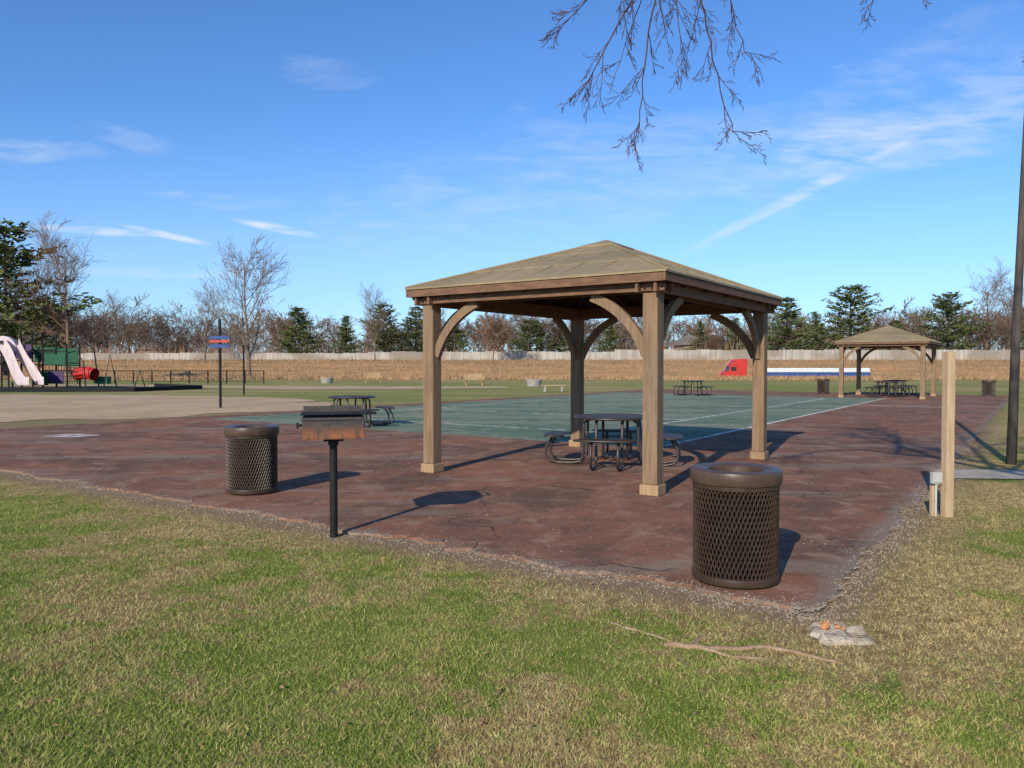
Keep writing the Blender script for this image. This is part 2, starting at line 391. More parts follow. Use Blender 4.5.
def stones(name,pts,mat,smin,smax):
    mb=MB()
    for (x,y,z) in pts:
        r=rng.uniform(smin,smax); 
        vs=[]
        for v in [(1,0,0),(-1,0,0),(0,1,0),(0,-1,0),(0,0,1),(0,0,-1)]:
            k=r*rng.uniform(0.6,1.2); vs.append(Vector(v)*k)
        m=Matrix.Rotation(rng.uniform(0,6),3,'Z')@Matrix.Rotation(rng.uniform(0,6),3,'X')
        vs=[m@v for v in vs]; vs=[(v.x+x,v.y+y,v.z*0.7+z) for v in vs]
        mb.add(vs,[(0,2,4),(2,1,4),(1,3,4),(3,0,4),(2,0,5),(1,2,5),(3,1,5),(0,3,5)])
    return mb.build(name,mat)
pts=[]
for i in range(4600):
    t=rng.uniform(0,1)**1.4*13; d=rng.gauss(0.02,0.08)*(1+1.4*max(0,mn.noise(Vector((t*1.1,3,0)))))
    s=0.14+jit(t,0.20,2)-d
    pts.append(ST(s,t,0.024 if d<0 else 0.002))
for i in range(2600):
    s=rng.uniform(0,1)**1.3*12; d=rng.gauss(0.03,0.08)
    pts.append(ST(s,0.0+jit(s,0.18,9)-d,0.024 if d<0 else 0.002))
for i in range(420):
    pts.append(ST(rng.uniform(0.1,9),rng.uniform(0.1,13),0.028))
stones('gravel',pts,M_stone,0.004,0.013)
mb=MB()
for i in range(800):
    y=2.6+rng.random()**1.4*9; x=rng.uniform(-1,1)*y*0.75
    s,t=st_of(x,y); z=0.033 if (s>0.1 and t>0.1) else 0.020
    if z==0.033 and rng.random()<0.8: continue
    r=rng.uniform(0.006,0.018); m=Matrix.Rotation(rng.uniform(0,6),3,'Z')@Matrix.Rotation(rng.uniform(-.6,.6),3,'X')
    vs=[m@Vector(v)*r for v in [(-1,0,0),(-.2,-.5,.1),(.7,-.3,0),(1.1,0,.15),(.6,.4,0),(-.3,.5,.15)]]
    mb.add([(v.x+x,v.y+y,v.z+z) for v in vs],[(0,1,2,3,4,5)])
mb.build('fallen_leaves',mat2('dry_leaf',(0.26,0.15,0.08,1),(0.38,0.25,0.13,1),3,0.8,0,world=True))
# broken concrete footing
e=empty('concrete_rubble',(1.95,4.52,0))
mb=MB(); M_rub=mat2('rubble_concrete',(0.56,0.47,0.36,1),(0.36,0.29,0.215,1),9,0.95,0.8,bd=0.02,c3=(0.27,0.205,0.15,1),spec=0.02)
NR_,NA=6,22; vs=[(0,0,0.028)]; fs=[]
for i in range(1,NR_+1):
    for k in range(NA):
        a=2*math.pi*k/NA; rr=0.185*i/NR_*(1+0.40*mn.noise(Vector((math.cos(a)*2.2,math.sin(a)*2.2,5))))
        x,y=rr*math.cos(a)*1.0,rr*math.sin(a)*1.05
        z=0.026+0.035*mn.noise(Vector((x*14,y*14,2))) if i<NR_ else -0.005
        vs.append((x,y,max(z,0.004) if i<NR_ else z))
for k in range(NA): fs.append((0,1+k,1+(k+1)%NA))
for i in range(NR_-1):
    for k in range(NA): fs.append((1+i*NA+k,1+(i+1)*NA+k,1+(i+1)*NA+(k+1)%NA,1+i*NA+(k+1)%NA))
mb.add(vs,fs); mb.build('slab',M_rub,e)
o_m=mat2('orange_clay',(0.55,0.24,0.09,1),(0.45,0.26,0.14,1),9,0.9,0.3)
mb=MB()
for i in range(12):
    cx,cy=rng.uniform(-.10,.02),rng.uniform(-.02,.10); r=rng.uniform(.010,.022)
    v=[Vector(q)*r*rng.uniform(.7,1.3)+Vector((cx,cy,0.045)) for q in [(1,0,0),(-1,0,0),(0,1,0),(0,-1,0),(0,0,1),(0,0,-1)]]
    mb.add(v,[(0,2,4),(2,1,4),(1,3,4),(3,0,4),(2,0,5),(1,2,5),(3,1,5),(0,3,5)])
mb.build('clay_fragments',o_m,e)
# exposed roots
mb=MB()
M_root=mat2('root_bark',(0.30,0.195,0.125,1),(0.40,0.285,0.19,1),7,0.9,0.5,spec=0.02)
def root(pts,r):
    P=[]
    for i in range(len(pts)-1):
        a=Vector(pts[i]);b=Vector(pts[i+1])
        for k in range(5):
            p=a.lerp(b,k/5); P.append(p+Vector((rng.uniform(-.012,.012),rng.uniform(-.015,.015),rng.uniform(-.008,.004)-0.006)))
    P.append(Vector(pts[-1])); mb.tube(P,[r*(1-0.7*i/len(P)) for i in range(len(P))],7)
root([(0.88,4.35,.008),(1.15,4.28,.014),(1.45,4.32,.012),(1.72,4.12,.008),(1.85,4.0,-.005)],0.020)
root([(1.05,4.3,.01),(1.25,4.15,.012),(1.6,4.18,.0)],0.013)
root([(0.6,4.75,.005),(0.8,4.55,.008),(0.95,4.35,.01)],0.013)
root([(1.0,4.32,.008),(1.1,4.45,.012),(1.25,4.5,.0)],0.016)
mb.build('tree_roots',M_root,smooth='all')

# ------------------------------------------------------------------ gazebo
GW,GL=3.5,4.3
def gazebo(name,center,rz):
    root_=empty(name,(center[0],center[1],0.026),rz)
    hx,hy=GL/2,GW/2; PS=0.195; ztop=2.44
    for i,(sx,sy) in enumerate([(-1,-1),(-1,1),(1,-1),(1,1)]):
        x,y=sx*hx,sy*hy
        mb=MB(); mb.box((x,y,0.13+(ztop+0.1-0.13)/2),(PS,PS,ztop+0.1-0.13)); mb.build('post_%d'%(i+1),M_wood,root_,bevel=0.012)
        mb=MB(); mb.box((x,y,0.065),(PS+0.05,PS+0.05,0.13)); mb.build('post_base_%d'%(i+1),M_base,root_,bevel=0.012)
    mb=MB(); bh=0.19; zc=ztop+bh/2
    for sy in (-1,1):
        for o in (-1,1):
            mb.box((0,sy*hy+o*(PS/2+0.022),zc),(GL+0.46,0.042,bh))
    for sx in (-1,1):
        for o in (-1,1):
            mb.box((sx*hx+o*(PS/2+0.022),0,zc+0.012),(0.042,GW+0.40,bh-0.01))
    mb.build('beams',M_woodH,root_,bevel=0.005)
    mb=MB()
    for sx in (-1,1):
        for sy in (-1,1):
            for dz in (0.05,0.13):
                for dd in (-0.045,0.045):
                    y=sy*(hy+PS/2+0.044); mb.tube([(sx*hx+dd,y-0.004,ztop+dz),(sx*hx+dd,y+sy*0.012,ztop+dz)],0.013,8)
                    x=sx*(hx+PS/2+0.044); mb.tube([(x-0.004,sy*hy+dd,ztop+dz),(x+sx*0.012,sy*hy+dd,ztop+dz)],0.013,8)
    mb.build('bolts',M_bolt,root_)
    mb=MB()
    def brace(px,py,ax,ay):
        A=0.74; wd=0.12; th=0.075; N=12; vs=[]; fs=[]
        n=Vector((-ay,ax,0)); p0=Vector((PS/2-0.01,ztop-A)); p1=Vector((PS/2+A,ztop-0.0)); pc=Vector((PS/2+0.20,ztop-0.20))
        for i in range(N+1):
            q=i/N; c=p0*(1-q)**2+pc*2*q*(1-q)+p1*q*q; tg=(pc-p0)*(1-q)+(p1-pc)*q; tg.normalize(); nn=Vector((-tg.y,tg.x))
            for sgn in (0.5,-0.5):
                e2=c+nn*wd*sgn; hh=max(e2.x,PS/2-0.02); zz=min(e2.y,ztop+0.05)
                cc=Vector((px+ax*hh,py+ay*hh,zz)); vs.append(cc+n*th/2); vs.append(cc-n*th/2)
        for i in range(N):
            b=i*4
            fs+= [(b,b+4,b+6,b+2),(b+1,b+3,b+7,b+5),(b,b+1,b+5,b+4),(b+2,b+6,b+7,b+3)]
        fs+=[(0,2,3,1),(N*4,N*4+1,N*4+3,N*4+2)]
        mb.add(vs,fs)
    for sx in (-1,1):
        for sy in (-1,1):
            brace(sx*hx,sy*hy,-sx,0); brace(sx*hx,sy*hy,0,-sy)
    mb.build('braces',M_wood,root_)
    ov=0.27; ex,ey=hx+ov,hy+ov; ze=ztop+bh+0.03; za=3.47
    def face_pts(f,lift,grow=0):
        z=ze+(za-ze)*f+lift; return [(sx*(ex*(1-f)+grow),sy*(ey*(1-f)+grow),z) for sx,sy in ((-1,-1),(1,-1),(1,1),(-1,1))]
    mb=MB(); NC=3
    for c in range(NC):
        f0=c/NC; f1=min(0.999,(c+1)/NC+0.01)
        lo=face_pts(f0,0.030,0.010); up=face_pts(f1,0.024 if c<NC-1 else 0.030); lb=face_pts(f0,0.005,0.010)
        mb.add(lo+up,[(i,(i+1)%4,4+(i+1)%4,4+i) for i in range(4)])
        mb.add(lb+lo,[(i,(i+1)%4,4+(i+1)%4,4+i) for i in range(4)])
    for sx,sy in ((-1,-1),(1,-1),(1,1),(-1,1)):
        P=[(sx*ex*(1-f),sy*ey*(1-f),ze+(za-ze)*f+0.034) for f in (0,1)]
        mb.tube(P,0.024,6)
    nrib=8
    for side in range(4):
        for i in range(1,nrib):
            q=-1+2*i/nrib; f=1-abs(q)
            if side<2:
                sy=-1 if side==0 else 1
                a=(q*ex,sy*ey,ze+0.032); b=(q*ex,sy*ey*(1-f),ze+(za-ze)*f+0.028)
            else:
                sx=-1 if side==2 else 1
                a=(sx*ex,q*ey,ze+0.032); b=(sx*ex*(1-f),q*ey,ze+(za-ze)*f+0.028)
            mb.tube([a,b],0.006,4)
    mb.build('roof_panels',M_roof,root_)
    mb=MB(); q=0.15
    zq=ze+(za-ze)*(1-q)
    mb.add([(sx*ex*q,sy*ey*q,zq+0.035) for sx,sy in ((-1,-1),(1,-1),(1,1),(-1,1))]+[(sx*ex*q,sy*ey*q,zq+0.06) for sx,sy in ((-1,-1),(1,-1),(1,1),(-1,1))]+[(0,0,za+0.065)],
           [(i,(i+1)%4,4+(i+1)%4,4+i) for i in range(4)]+[(4+i,4+(i+1)%4,8) for i in range(4)])
    mb.build('roof_cap',M_roof,root_)
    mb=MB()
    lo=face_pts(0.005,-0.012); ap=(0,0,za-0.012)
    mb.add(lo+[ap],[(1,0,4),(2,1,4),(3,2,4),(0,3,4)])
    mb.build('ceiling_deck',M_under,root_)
    mb=MB(); fh=0.10
    mb.box((0,-ey+0.02,ze-fh/2+0.0),(2*ex-0.002,0.035,fh)); mb.box((0,ey-0.02,ze-fh/2),(2*ex-0.002,0.035,fh))
    mb.box((-ex+0.02,0,ze-fh/2-0.003),(0.035,2*ey-0.08,fh)); mb.box((ex-0.02,0,ze-fh/2-0.003),(0.035,2*ey-0.08,fh))
    mb.build('fascia',M_woodH,root_,bevel=0.004)
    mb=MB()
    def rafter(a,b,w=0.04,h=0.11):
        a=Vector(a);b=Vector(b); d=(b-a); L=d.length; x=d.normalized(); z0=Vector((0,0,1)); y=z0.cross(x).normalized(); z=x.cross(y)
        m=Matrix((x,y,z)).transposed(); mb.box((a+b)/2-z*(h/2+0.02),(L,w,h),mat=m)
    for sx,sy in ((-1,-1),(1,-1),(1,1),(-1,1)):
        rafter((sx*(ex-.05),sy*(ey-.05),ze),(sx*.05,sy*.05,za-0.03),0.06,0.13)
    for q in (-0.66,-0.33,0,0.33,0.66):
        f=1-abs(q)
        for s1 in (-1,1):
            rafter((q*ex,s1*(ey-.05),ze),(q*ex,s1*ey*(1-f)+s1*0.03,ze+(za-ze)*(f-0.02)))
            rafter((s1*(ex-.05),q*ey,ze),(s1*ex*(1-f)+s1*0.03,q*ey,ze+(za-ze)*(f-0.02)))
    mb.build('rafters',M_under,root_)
    return root_
c1=Vector((1.71,9.32))+vv*GL/2+uu*GW/2
gz1=gazebo('gazebo',c1,AV)
gz2=clone(gz1,(18.6,38.0,0.026),AV)

# ------------------------------------------------------------------ trash can
def trash_can():
    e=empty('trash_can')
    mb=MB(); Rr=0.300; z0,z1=0.05,0.72; N=62; turns=0.135; seg=12
    for sgn in (-1,1):
        for k in range(N):
            a0=2*math.pi*k/N; P=[]
            for i in range(seg+1):
                f=i/seg; a=a0+sgn*f*turns*2*math.pi
                P.append((Rr*math.cos(a),Rr*math.sin(a),z0+(z1-z0)*f))
            mb.tube(P,0.0048,4,caps=False)
    mb.build('expanded_mesh_body',M_brown,e)
    mb=MB()
    mb.lathe([(0.293,0.02),(0.310,0.02),(0.312,0.05),(0.308,0.07),(0.293,0.07)],48)
    mb.lathe([(0.293,0.69),(0.310,0.69),(0.310,0.73),(0.293,0.73)],48)
    mb.build('hoops',M_brown,e,smooth=True)
    mb=MB()
    mb.lathe([(0.300,0.725),(0.322,0.725),(0.327,0.735),(0.327,0.80),(0.322,0.816),(0.305,0.824),(0.25,0.822),(0.21,0.815),(0.200,0.805),(0.196,0.74)],48)
    mb.build('lid',M_lid,e,smooth=True)
    mb=MB(); mb.lathe([(0.0,0.05),(0.262,0.05),(0.270,0.74),(0.258,0.74),(0.250,0.10),(0,0.10)],32)
    mb.build('liner',M_liner,e,smooth=True)
    return e
tc=trash_can(); tc.location=(1.64,5.62,0.026)
clone(tc,(-3.22,9.5,0.026),0.7)
clone(tc,(17.0,42.0,0.026),0.2)
clone(tc,(24.5,39.5,0.0),0.2)

# ------------------------------------------------------------------ picnic table
M_tmesh,nt,b=newmat('perforated_top')
tc_=nt.node('ShaderNodeTexCoord').outputs['Object']
vo=nt.node('ShaderNodeTexVoronoi'); nt.l.new(tc_,vo.inputs['Vector']); vo.inputs['Scale'].default_value=34; vo.inputs['Randomness'].default_value=0
nt.put(b.inputs['Base Color'],nt.mix(nt.step(vo.outputs['Distance'],0.26,0.34),(0.008,0.008,0.008,1),(0.06,0.042,0.034,1)))
b.inputs['Roughness'].default_value=0.55; b.inputs['Specular IOR Level'].default_value=0.2
def table():
    e=empty('picnic_table')
    mb=MB(); mb.lathe([(0,0.735),(0.575,0.735),(0.575,0.757),(0,0.757)],40); mb.build('table_top',M_tmesh,e)
    mb=MB(); mb.tube([(0.59*math.cos(a),0.59*math.sin(a),0.745) for a in np.linspace(0,2*math.pi,40,endpoint=False)],0.02,8,closed=True)
    mb.build('top_rim',M_table,e,smooth='all')
    for k in range(4):
        a=k*math.pi/2; ca,sa=math.cos(a),math.sin(a)
        def W(r,t,z): return (r*ca-t*sa, r*sa+t*ca, z)
        mb=MB(); N=10; vs=[]; fs=[]
        for i in range(N+1):
            q=-0.40+0.80*i/N
            for rr,z in ((0.80,0.445),(1.08,0.445),(1.08,0.468),(0.80,0.468)):
                bow=rr-0.10*(q/0.4)**2*0.8
                vs.append(W(bow,q*(rr/0.95),z))
        for i in range(N):
            for j in range(4): fs.append((i*4+j,i*4+(j+1)%4,(i+1)*4+(j+1)%4,(i+1)*4+j))
        fs+=[(3,2,1,0),(N*4,N*4+1,N*4+2,N*4+3)]
        mb.add(vs,fs); mb.build('seat_%d'%(k+1),M_tmesh,e)
        mb=MB()
        ring=[]
        for i in range(N+1):
            q=-0.40+0.80*i/N; ring.append(W(0.80-0.08*(q/0.4)**2,q*0.84,0.452))
        for i in range(N,-1,-1):
            q=-0.40+0.80*i/N; ring.append(W(1.08-0.08*(q/0.4)**2,q*1.13,0.452))
        mb.tube(ring,0.017,6,closed=True)
        for tq in (-0.20,0.20):
            mb.tube([W(0.10,tq,0.725),W(0.34,tq,0.725),W(0.42,tq,0.66),W(0.43,tq,0.40),W(0.44,tq,0.12),W(0.50,tq,0.04),W(0.62,tq,0.022),
                     W(0.85,tq,0.022),W(0.98,tq,0.05),W(1.04,tq,0.14),W(1.03,tq,0.28),W(0.96,tq,0.38),W(0.93,tq,0.44)],0.023,8)
        mb.tube([W(0.43,-0.2,0.40),W(0.43,0.2,0.40)],0.014,6)
        mb.tube([W(0.5,-0.2,0.04),W(0.5,0.2,0.04)],0.014,6)
        mb.build('frame_%d'%(k+1),M_table,e,smooth='all')
    return e
tb=table(); tb.location=(1.60,12.25,0.026); tb.rotation_euler=(0,0,R(-14))
clone(tb,(-4.15,19.9,0.026),R(25))
clone(tb,(9.4,40,0.026),R(20))
clone(tb,(18.7,38.3,0.026),R(5))
clone(tb,(20.6,41.3,0.026),R(35))

# ------------------------------------------------------------------ charcoal grill
M_grill,nt,b=newmat('rusty_grill_steel')
oc=nt.node('ShaderNodeTexCoord').outputs['Object']
x_,y_,z_=nt.sep(oc)
n=nt.noise(nt.mapping(oc,scale=(1,1,0.5)),10,5,0.7); n2=nt.noise(oc,40,3,0.6)
f=nt.step(nt.m('ADD',nt.m('MULTIPLY',nt.m('SUBTRACT',n,0.5),0.34),nt.m('SUBTRACT',1.05,z_)),-0.03,0.07)
c=nt.mix(nt.step(n2,0.4,0.6),(0.038,0.033,0.031,1),(0.062,0.050,0.044,1))
c=nt.mix(f,c,nt.mix(nt.step(n,0.42,0.58),(0.26,0.085,0.03,1),(0.085,0.048,0.032,1)))
nt.put(b.inputs['Base Color'],c); b.inputs['Roughness'].default_value=0.7; nt.l.new(nt.bump(n2,0.3,0.004),b.inputs['Normal'])
g=empty('charcoal_grill',(-1.655,7.11,0.0),R(14))
mb=MB(); mb.tube([(0,0,-0.05),(0,0,0.90)],0.036,16); mb.tube([(0,0,0.86),(0,0,0.915)],0.048,16)
mb.build('pedestal',M_bolt,g,smooth=True)
mb=MB(); W_,D_,Z0,H_=0.54,0.42,0.935,0.19; th=0.006
mb.box((0,0,Z0),(W_,D_,th)); mb.box((0,-D_/2,Z0+H_/2+.004),(W_,th,H_)); mb.box((0,D_/2,Z0+H_/2+0.045),(W_,th,H_+0.085))
mb.box((-W_/2,0,Z0+H_/2+.004),(th,D_-0.01,H_)); mb.box((W_/2,0,Z0+H_/2+.004),(th,D_-0.01,H_))
mb.box((0,-D_/2-0.006,Z0+H_-0.008),(W_+0.03,0.02,0.022)); 
mb.build('firebox',M_grill,g)
mb=MB()
for i in range(19):
    y=-D_/2+0.03+i*(D_-0.06)/18; mb.tube([(-W_/2-0.015,y,Z0+H_+0.03),(W_/2+0.015,y,Z0+H_+0.03)],0.0055,6)
for x in (-W_/2-0.015,W_/2+0.015,0): mb.tube([(x,-D_/2+0.02,Z0+H_+0.03),(x,D_/2-0.02,Z0+H_+0.03)],0.008,6)
for sy in (-0.1,0.1):
    mb.tube([(W_/2+0.01,sy,Z0+H_+0.03),(W_/2+0.07,sy,Z0+H_+0.03),(W_/2+0.11,sy*0.6,Z0+H_+0.028)],0.008,6)
mb.tube([(W_/2+0.11,-0.09,Z0+H_+0.028),(W_/2+0.11,0.09,Z0+H_+0.028)],0.014,8)
mb.build('cooking_grate',M_bolt,g)
mb=MB(); mb.box((0,0,Z0-0.02),(0.18,0.14,0.03)); 
mb.tube([(-W_/2-0.03,-0.12,Z0+0.12),(-W_/2,-0.12,Z0+0.12)],0.012,8); mb.box((-W_/2-0.045,-0.12,Z0+0.12),(0.02,0.07,0.05))
mb.build('bracket',M_bolt,g,bevel=0.003)

# ------------------------------------------------------------------ small wooden post + box, tall pole
e=empty('wooden_post',(4.6,8.1,0),R(10))
mb=MB(); mb.box((0,0,0.85),(0.09,0.09,1.78)); mb.build('post',M_newwood,e,bevel=0.006)
e=empty('electrical_outlet_box',(4.47,8.14,0),R(8))
mb=MB(); mb.box((0,0,0.19),(0.045,0.045,0.42)); mb.build('stake',M_newwood,e,bevel=0.003)
mb=MB(); mb.box((-0.0,-0.05,0.41),(0.11,0.05,0.12)); mb.box((-0.0,-0.081,0.41),(0.09,0.012,0.09)); mb.tube([(0,-0.05,0.35),(0,-0.05,0)],0.012,8)
mb.build('box',M_box,e,bevel=0.004)
mb=MB(); mb.tube([(8.04,12.35,0),(8.08,12.35,2),(8.15,12.35,4),(8.23,12.35,6.3)],[0.078,0.068,0.058,0.045],10)
mb.build('utility_pole',M_pole,smooth='all')

# ------------------------------------------------------------------ bare trees
def perp(d,r):
    a=Vector((r.gauss(0,1),r.gauss(0,1),r.gauss(0,1))); a=a-d*a.dot(d)
    return a.normalized() if a.length>1e-6 else d.orthogonal().normalized()
def grow(mb,p,d,L,r,lvl,cfg,rg):
    n=cfg['seg'][lvl]; P=[Vector(p)]; d=Vector(d).normalized(); Rd=[r]; D=[d]
    for i in range(n):
        d=(d+perp(d,rg)*cfg['wob'][lvl]+Vector((0,0,cfg['up'][lvl]))).normalized()
        P.append(P[-1]+d*L/n); Rd.append(max(cfg['rmin'],r*(1-(i+1)/n*cfg['taper']))); D.append(d)
    mb.tube(P,Rd,cfg['sides'][lvl],caps=False)
    if lvl+1<len(cfg['kids']):
        for c in range(cfg['kids'][lvl+1]):
            f=cfg['start'][lvl]+(1-cfg['start'][lvl])*(c+rg.random())/cfg['kids'][lvl+1]
            k=min(int(f*n),n-1); q=f*n-k; pp=P[k].lerp(P[k+1],q)
            sp=cfg['ang'][lvl]*rg.uniform(0.7,1.3); dd=(D[k+1]*math.cos(sp)+perp(D[k+1],rg)*math.sin(sp)).normalized()
            grow(mb,pp,dd,L*cfg['ratio'][lvl]*rg.uniform(0.7,1.2)*(1-0.5*f if lvl==0 else 1),Rd[k]*0.55,lvl+1,cfg,rg)
def bare_tree(name,h,seed,mat,spread=0.75,kids=(1,14,7,5,3),rmin=0.011):
    rg=random.Random(seed)
    cfg=dict(seg=[6,5,3,2,1],wob=[0.05,0.08,0.10,0.12,0.15],up=[0.02,0.09,0.07,0.05,0.03],rmin=rmin,taper=0.85,sides=[7,5,3,3,3],
             kids=list(kids),start=[0.16,0.2,0.15,0.1],ang=[spread,0.55,0.55,0.5],ratio=[0.6,0.5,0.55,0.6])
    mb=MB(); grow(mb,(0,0,-0.1),(0,0,1),h*0.90,h*0.015,0,cfg,rg)
    return mb.build(name,mat)
BT=[bare_tree('bare_tree',12,11+i,M_twiggrey if i%2==0 else M_twigfar,(0.75,0.9,0.6)[i],rmin=0.014) for i in range(3)]
BTF=[bare_tree('crown_mesh',12,31+i,M_twigfar if i else M_twiggrey,(0.8,0.7)[i],kids=(1,13,6,4,2),rmin=0.034) for i in range(2)]
def wx(px,d): return (px-512)/769*d
spec=[(0,250,254,92),(1,70,250,97),(1,38,272,103),(2,375,299,160),(1,985,284,166),(2,205,300,150),(0,1010,290,172),(2,120,305,170),(2,575,318,168),(2,915,318,175),(1,770,316,172)]
used=set()
for (ti,px,yt,d) in spec:
    z0=gz(d); h=1.6+(365-yt)/769*d-z0; sc=h/12; tr=BT[ti]; loc=(wx(px,d),d,z0)
    if ti not in used: tr.location=loc; tr.scale=(sc,sc,sc); used.add(ti)
    else: clone(tr,loc,rng.uniform(0,6),sc)
sh=bare_tree('bare_shrub',6,77,M_twigfar,1.0,kids=(1,18,7,5,3),rmin=0.026); sh.location=(wx(493,152),152,gz(152)); sh.scale=(1.35,1.35,1.35)
dt=empty('distant_trees')
for i in range(150):
    d=rng.uniform(178,245); px=-60+ (i+rng.random())*1150/150
    top=rng.uniform(310,336)-6*math.sin(px*0.013+1)
    if 420<px<780: top=max(top,318)
    h=1.6+(365-top)/769*d-2.6
    tr=BTF[rng.randrange(2)]
    o=bpy.data.objects.new('crown',tr.data); COL.objects.link(o); o.parent=dt
    o.location=(wx(px,d),d,2.4-h*0.14); k=h*1.12/12; o.scale=(k*1.45,k*1.45,k); o.rotation_euler=(0,0,rng.uniform(0,6))
for tr in BTF: tr.parent=dt; tr.location=(wx(200+BTF.index(tr)*500,210),210,2.0); tr.name='crown'
mbx=MB()
for i in range(9000):
    x=rng.uniform(-190,190); d=rng.uniform(168,215); z=2.5; h=rng.uniform(1.5,6.2)*(0.7+0.7*mn.noise(Vector((x*0.05,d*0.05,0))))
    w=rng.uniform(0.08,0.2); lx=rng.uniform(-1,1)
    mbx.add([(x-w,d,z),(x+w,d,z),(x+lx,d+rng.uniform(-1,1),z+h)],[(0,1,2)])
mbx.build('distant_undergrowth',M_twigfar)

# ------------------------------------------------------------------ pines
M_pine,nt,b=newmat('pine_needles')
oc=nt.node('ShaderNodeTexCoord').outputs['Object']
ra=nt.node('ShaderNodeNewGeometry').outputs['Random Per Island']
c=nt.mix(nt.step(nt.noise(oc,0.9,2),0.4,0.6),(0.045,0.075,0.025,1),(0.11,0.145,0.05,1))
c=nt.mix(nt.m('MULTIPLY',ra,0.6),c,(0.19,0.19,0.07,1)); nt.put(b.inputs['Base Color'],c); b.inputs['Roughness'].default_value=0.8; b.inputs['Specular IOR Level'].default_value=0.1
def pine(name,seed,h=12,r=4.2,bare=0.12,shape=0.8,dens=6):
    rg=random.Random(seed); mb=MB()
    mb.tube([(0,0,-0.1),(0.05,0,h*0.5),(0,0.05,h*0.98)],[0.22,0.14,0.03],7,mi=1)
    z=h*bare
    while z<h*0.98:
        f=(z-h*bare)/(h*(1-bare)); Rm=r*((1-f)**shape)*(0.35+0.65*min(1,f*6+0.3))+0.15
        sec=rg.uniform(0,6.28)
        for k in range(rg.randint(4,7)):
            a=rg.uniform(0,2*math.pi); L=Rm*rg.uniform(0.45,1.15)*(1+0.22*math.cos(a-sec))
            d=Vector((math.cos(a),math.sin(a),rg.uniform(0.0,0.40)+0.25*f)); d.normalize()
            P=[Vector((0,0,z))+d*L*q+Vector((0,0,-0.10*L*q*q+0.12*L*q**4)) for q in (0,0.5,1)]
            mb.tube(P,[0.05,0.025,0.01],3,mi=1,caps=False)
            for c in range(int(5+L*dens)):
                q=rg.uniform(0.3,1.03); p=Vector((0,0,z))+d*L*q+Vector((0,0,-0.10*L*q*q+0.12*L*q**4))
                p+=Vector((rg.gauss(0,.22),rg.gauss(0,.22),rg.gauss(0.03,.10)))
                for u_ in range(2):
                    dd=Vector((math.cos(a)+rg.gauss(0,.7),math.sin(a)+rg.gauss(0,.7),rg.uniform(-.1,.7))).normalized()
                    sd=perp(dd,rg); ll=rg.uniform(0.25,0.48); w=rg.uniform(0.06,0.12)
                    mb.add([p-sd*w,p+sd*w,p+dd*ll+sd*w*.4,p+dd*ll-sd*w*.4],[(0,1,2,3)])
        z+=h*0.032*rg.uniform(0.6,1.5)
    return mb.build(name,[M_pine,M_bark])
PT=[pine('pine_tree',3,12,4.6,0.04,0.7),pine('pine_tree',4,12,5.6,0.10,0.5,5.2),pine('pine_tree',5,12,3.8,0.08,0.85)]
used=set()
pspec=[(1,6,226,98,1.15),(0,299,307,168,1.45),(2,346,316,172,1.2),(1,384,304,168,1.0),(0,416,306,170,1.3),(0,786,297,166,1.35),(1,850,286,166,1.25),
       (1,947,294,168,1.25),(2,610,320,176,1.2),(1,530,320,178,1.5),(0,560,325,182,1.4),(2,700,322,182,1.2),(0,455,320,180,1.2),(1,-38,240,104,1.0),(2,815,312,176,1.3),(2,1035,300,165,1.2),(0,895,320,180,1.3),(2,735,318,176,1.2)]
for (ti,px,yt,d,wf) in pspec:
    z0=gz(d); h=1.6+(365-yt)/769*d-z0; sc=h/12; tr=PT[ti]; loc=(wx(px,d),d,z0)
    if ti not in used: tr.location=loc; tr.scale=(sc*wf,sc*wf,sc); used.add(ti)
    else: clone(tr,loc,rng.uniform(0,6),(sc*wf,sc*wf,sc))

# ------------------------------------------------------------------ overhanging tree
rg=random.Random(21); mb=MB()
mb.tube([(3.3,-2.2,-0.1),(3.25,-2.1,1.5),(3.3,-2.1,3.2),(3.2,-1.8,4.6),(3.4,-1.9,6.5),(3.3,-2.1,8.8)],[0.22,0.18,0.16,0.13,0.08,0.03],10)
mb.tube([(3.2,-1.9,4.3),(2.8,0,5.3),(2.2,2.2,5.7),(1.7,3.8,5.5),(1.35,4.5,5.1),(1.25,4.8,4.75)],[0.09,0.07,0.05,0.035,0.018,0.010],8)
mb.tube([(2.2,2.2,5.7),(2.6,3.6,5.5),(2.75,4.5,4.95)],[0.04,0.022,0.008],6)
mb.tube([(2.6,3.6,5.5),(3.6,4.6,5.3),(3.95,5.3,4.5)],[0.03,0.018,0.008],6)
cfgT=dict(seg=[6,4,3,2],wob=[0.10,0.14,0.16,0.2],up=[0.03,0.0,-0.03,-0.05],rmin=0.006,taper=0.8,sides=[6,5,3,3],kids=[1,8,6,4],start=[0.2,0.2,0.15],ang=[0.8,0.65,0.6],ratio=[0.5,0.5,0.5])
for p,d,L,r in [((3.25,-1.9,4.8),(0.9,0.4,0.6),4.2,0.07),((3.3,-1.9,5.5),(-0.5,0.7,0.8),4,0.06),((3.4,-1.9,6.5),(0.3,0.8,0.7),3.5,0.05),((3.3,-2,7),(-0.8,-0.3,0.7),3,0.05),((3.2,-1.8,4.4),(0.5,-0.9,0.6),4,0.06),
                ((2.8,0,5.3),(-0.6,0.5,0.75),3.8,0.07),((2.6,1.0,5.5),(0.8,0.5,0.6),3.6,0.06),((2.2,2.2,5.7),(-0.4,0.3,0.9),3.4,0.06),((1.9,3.0,5.6),(0.3,0.3,0.9),2.8,0.05),((2.5,1.2,5.5),(0.2,0.3,1.0),3.4,0.06)]:
    grow(mb,p,d,L,r,0,cfgT,rg)
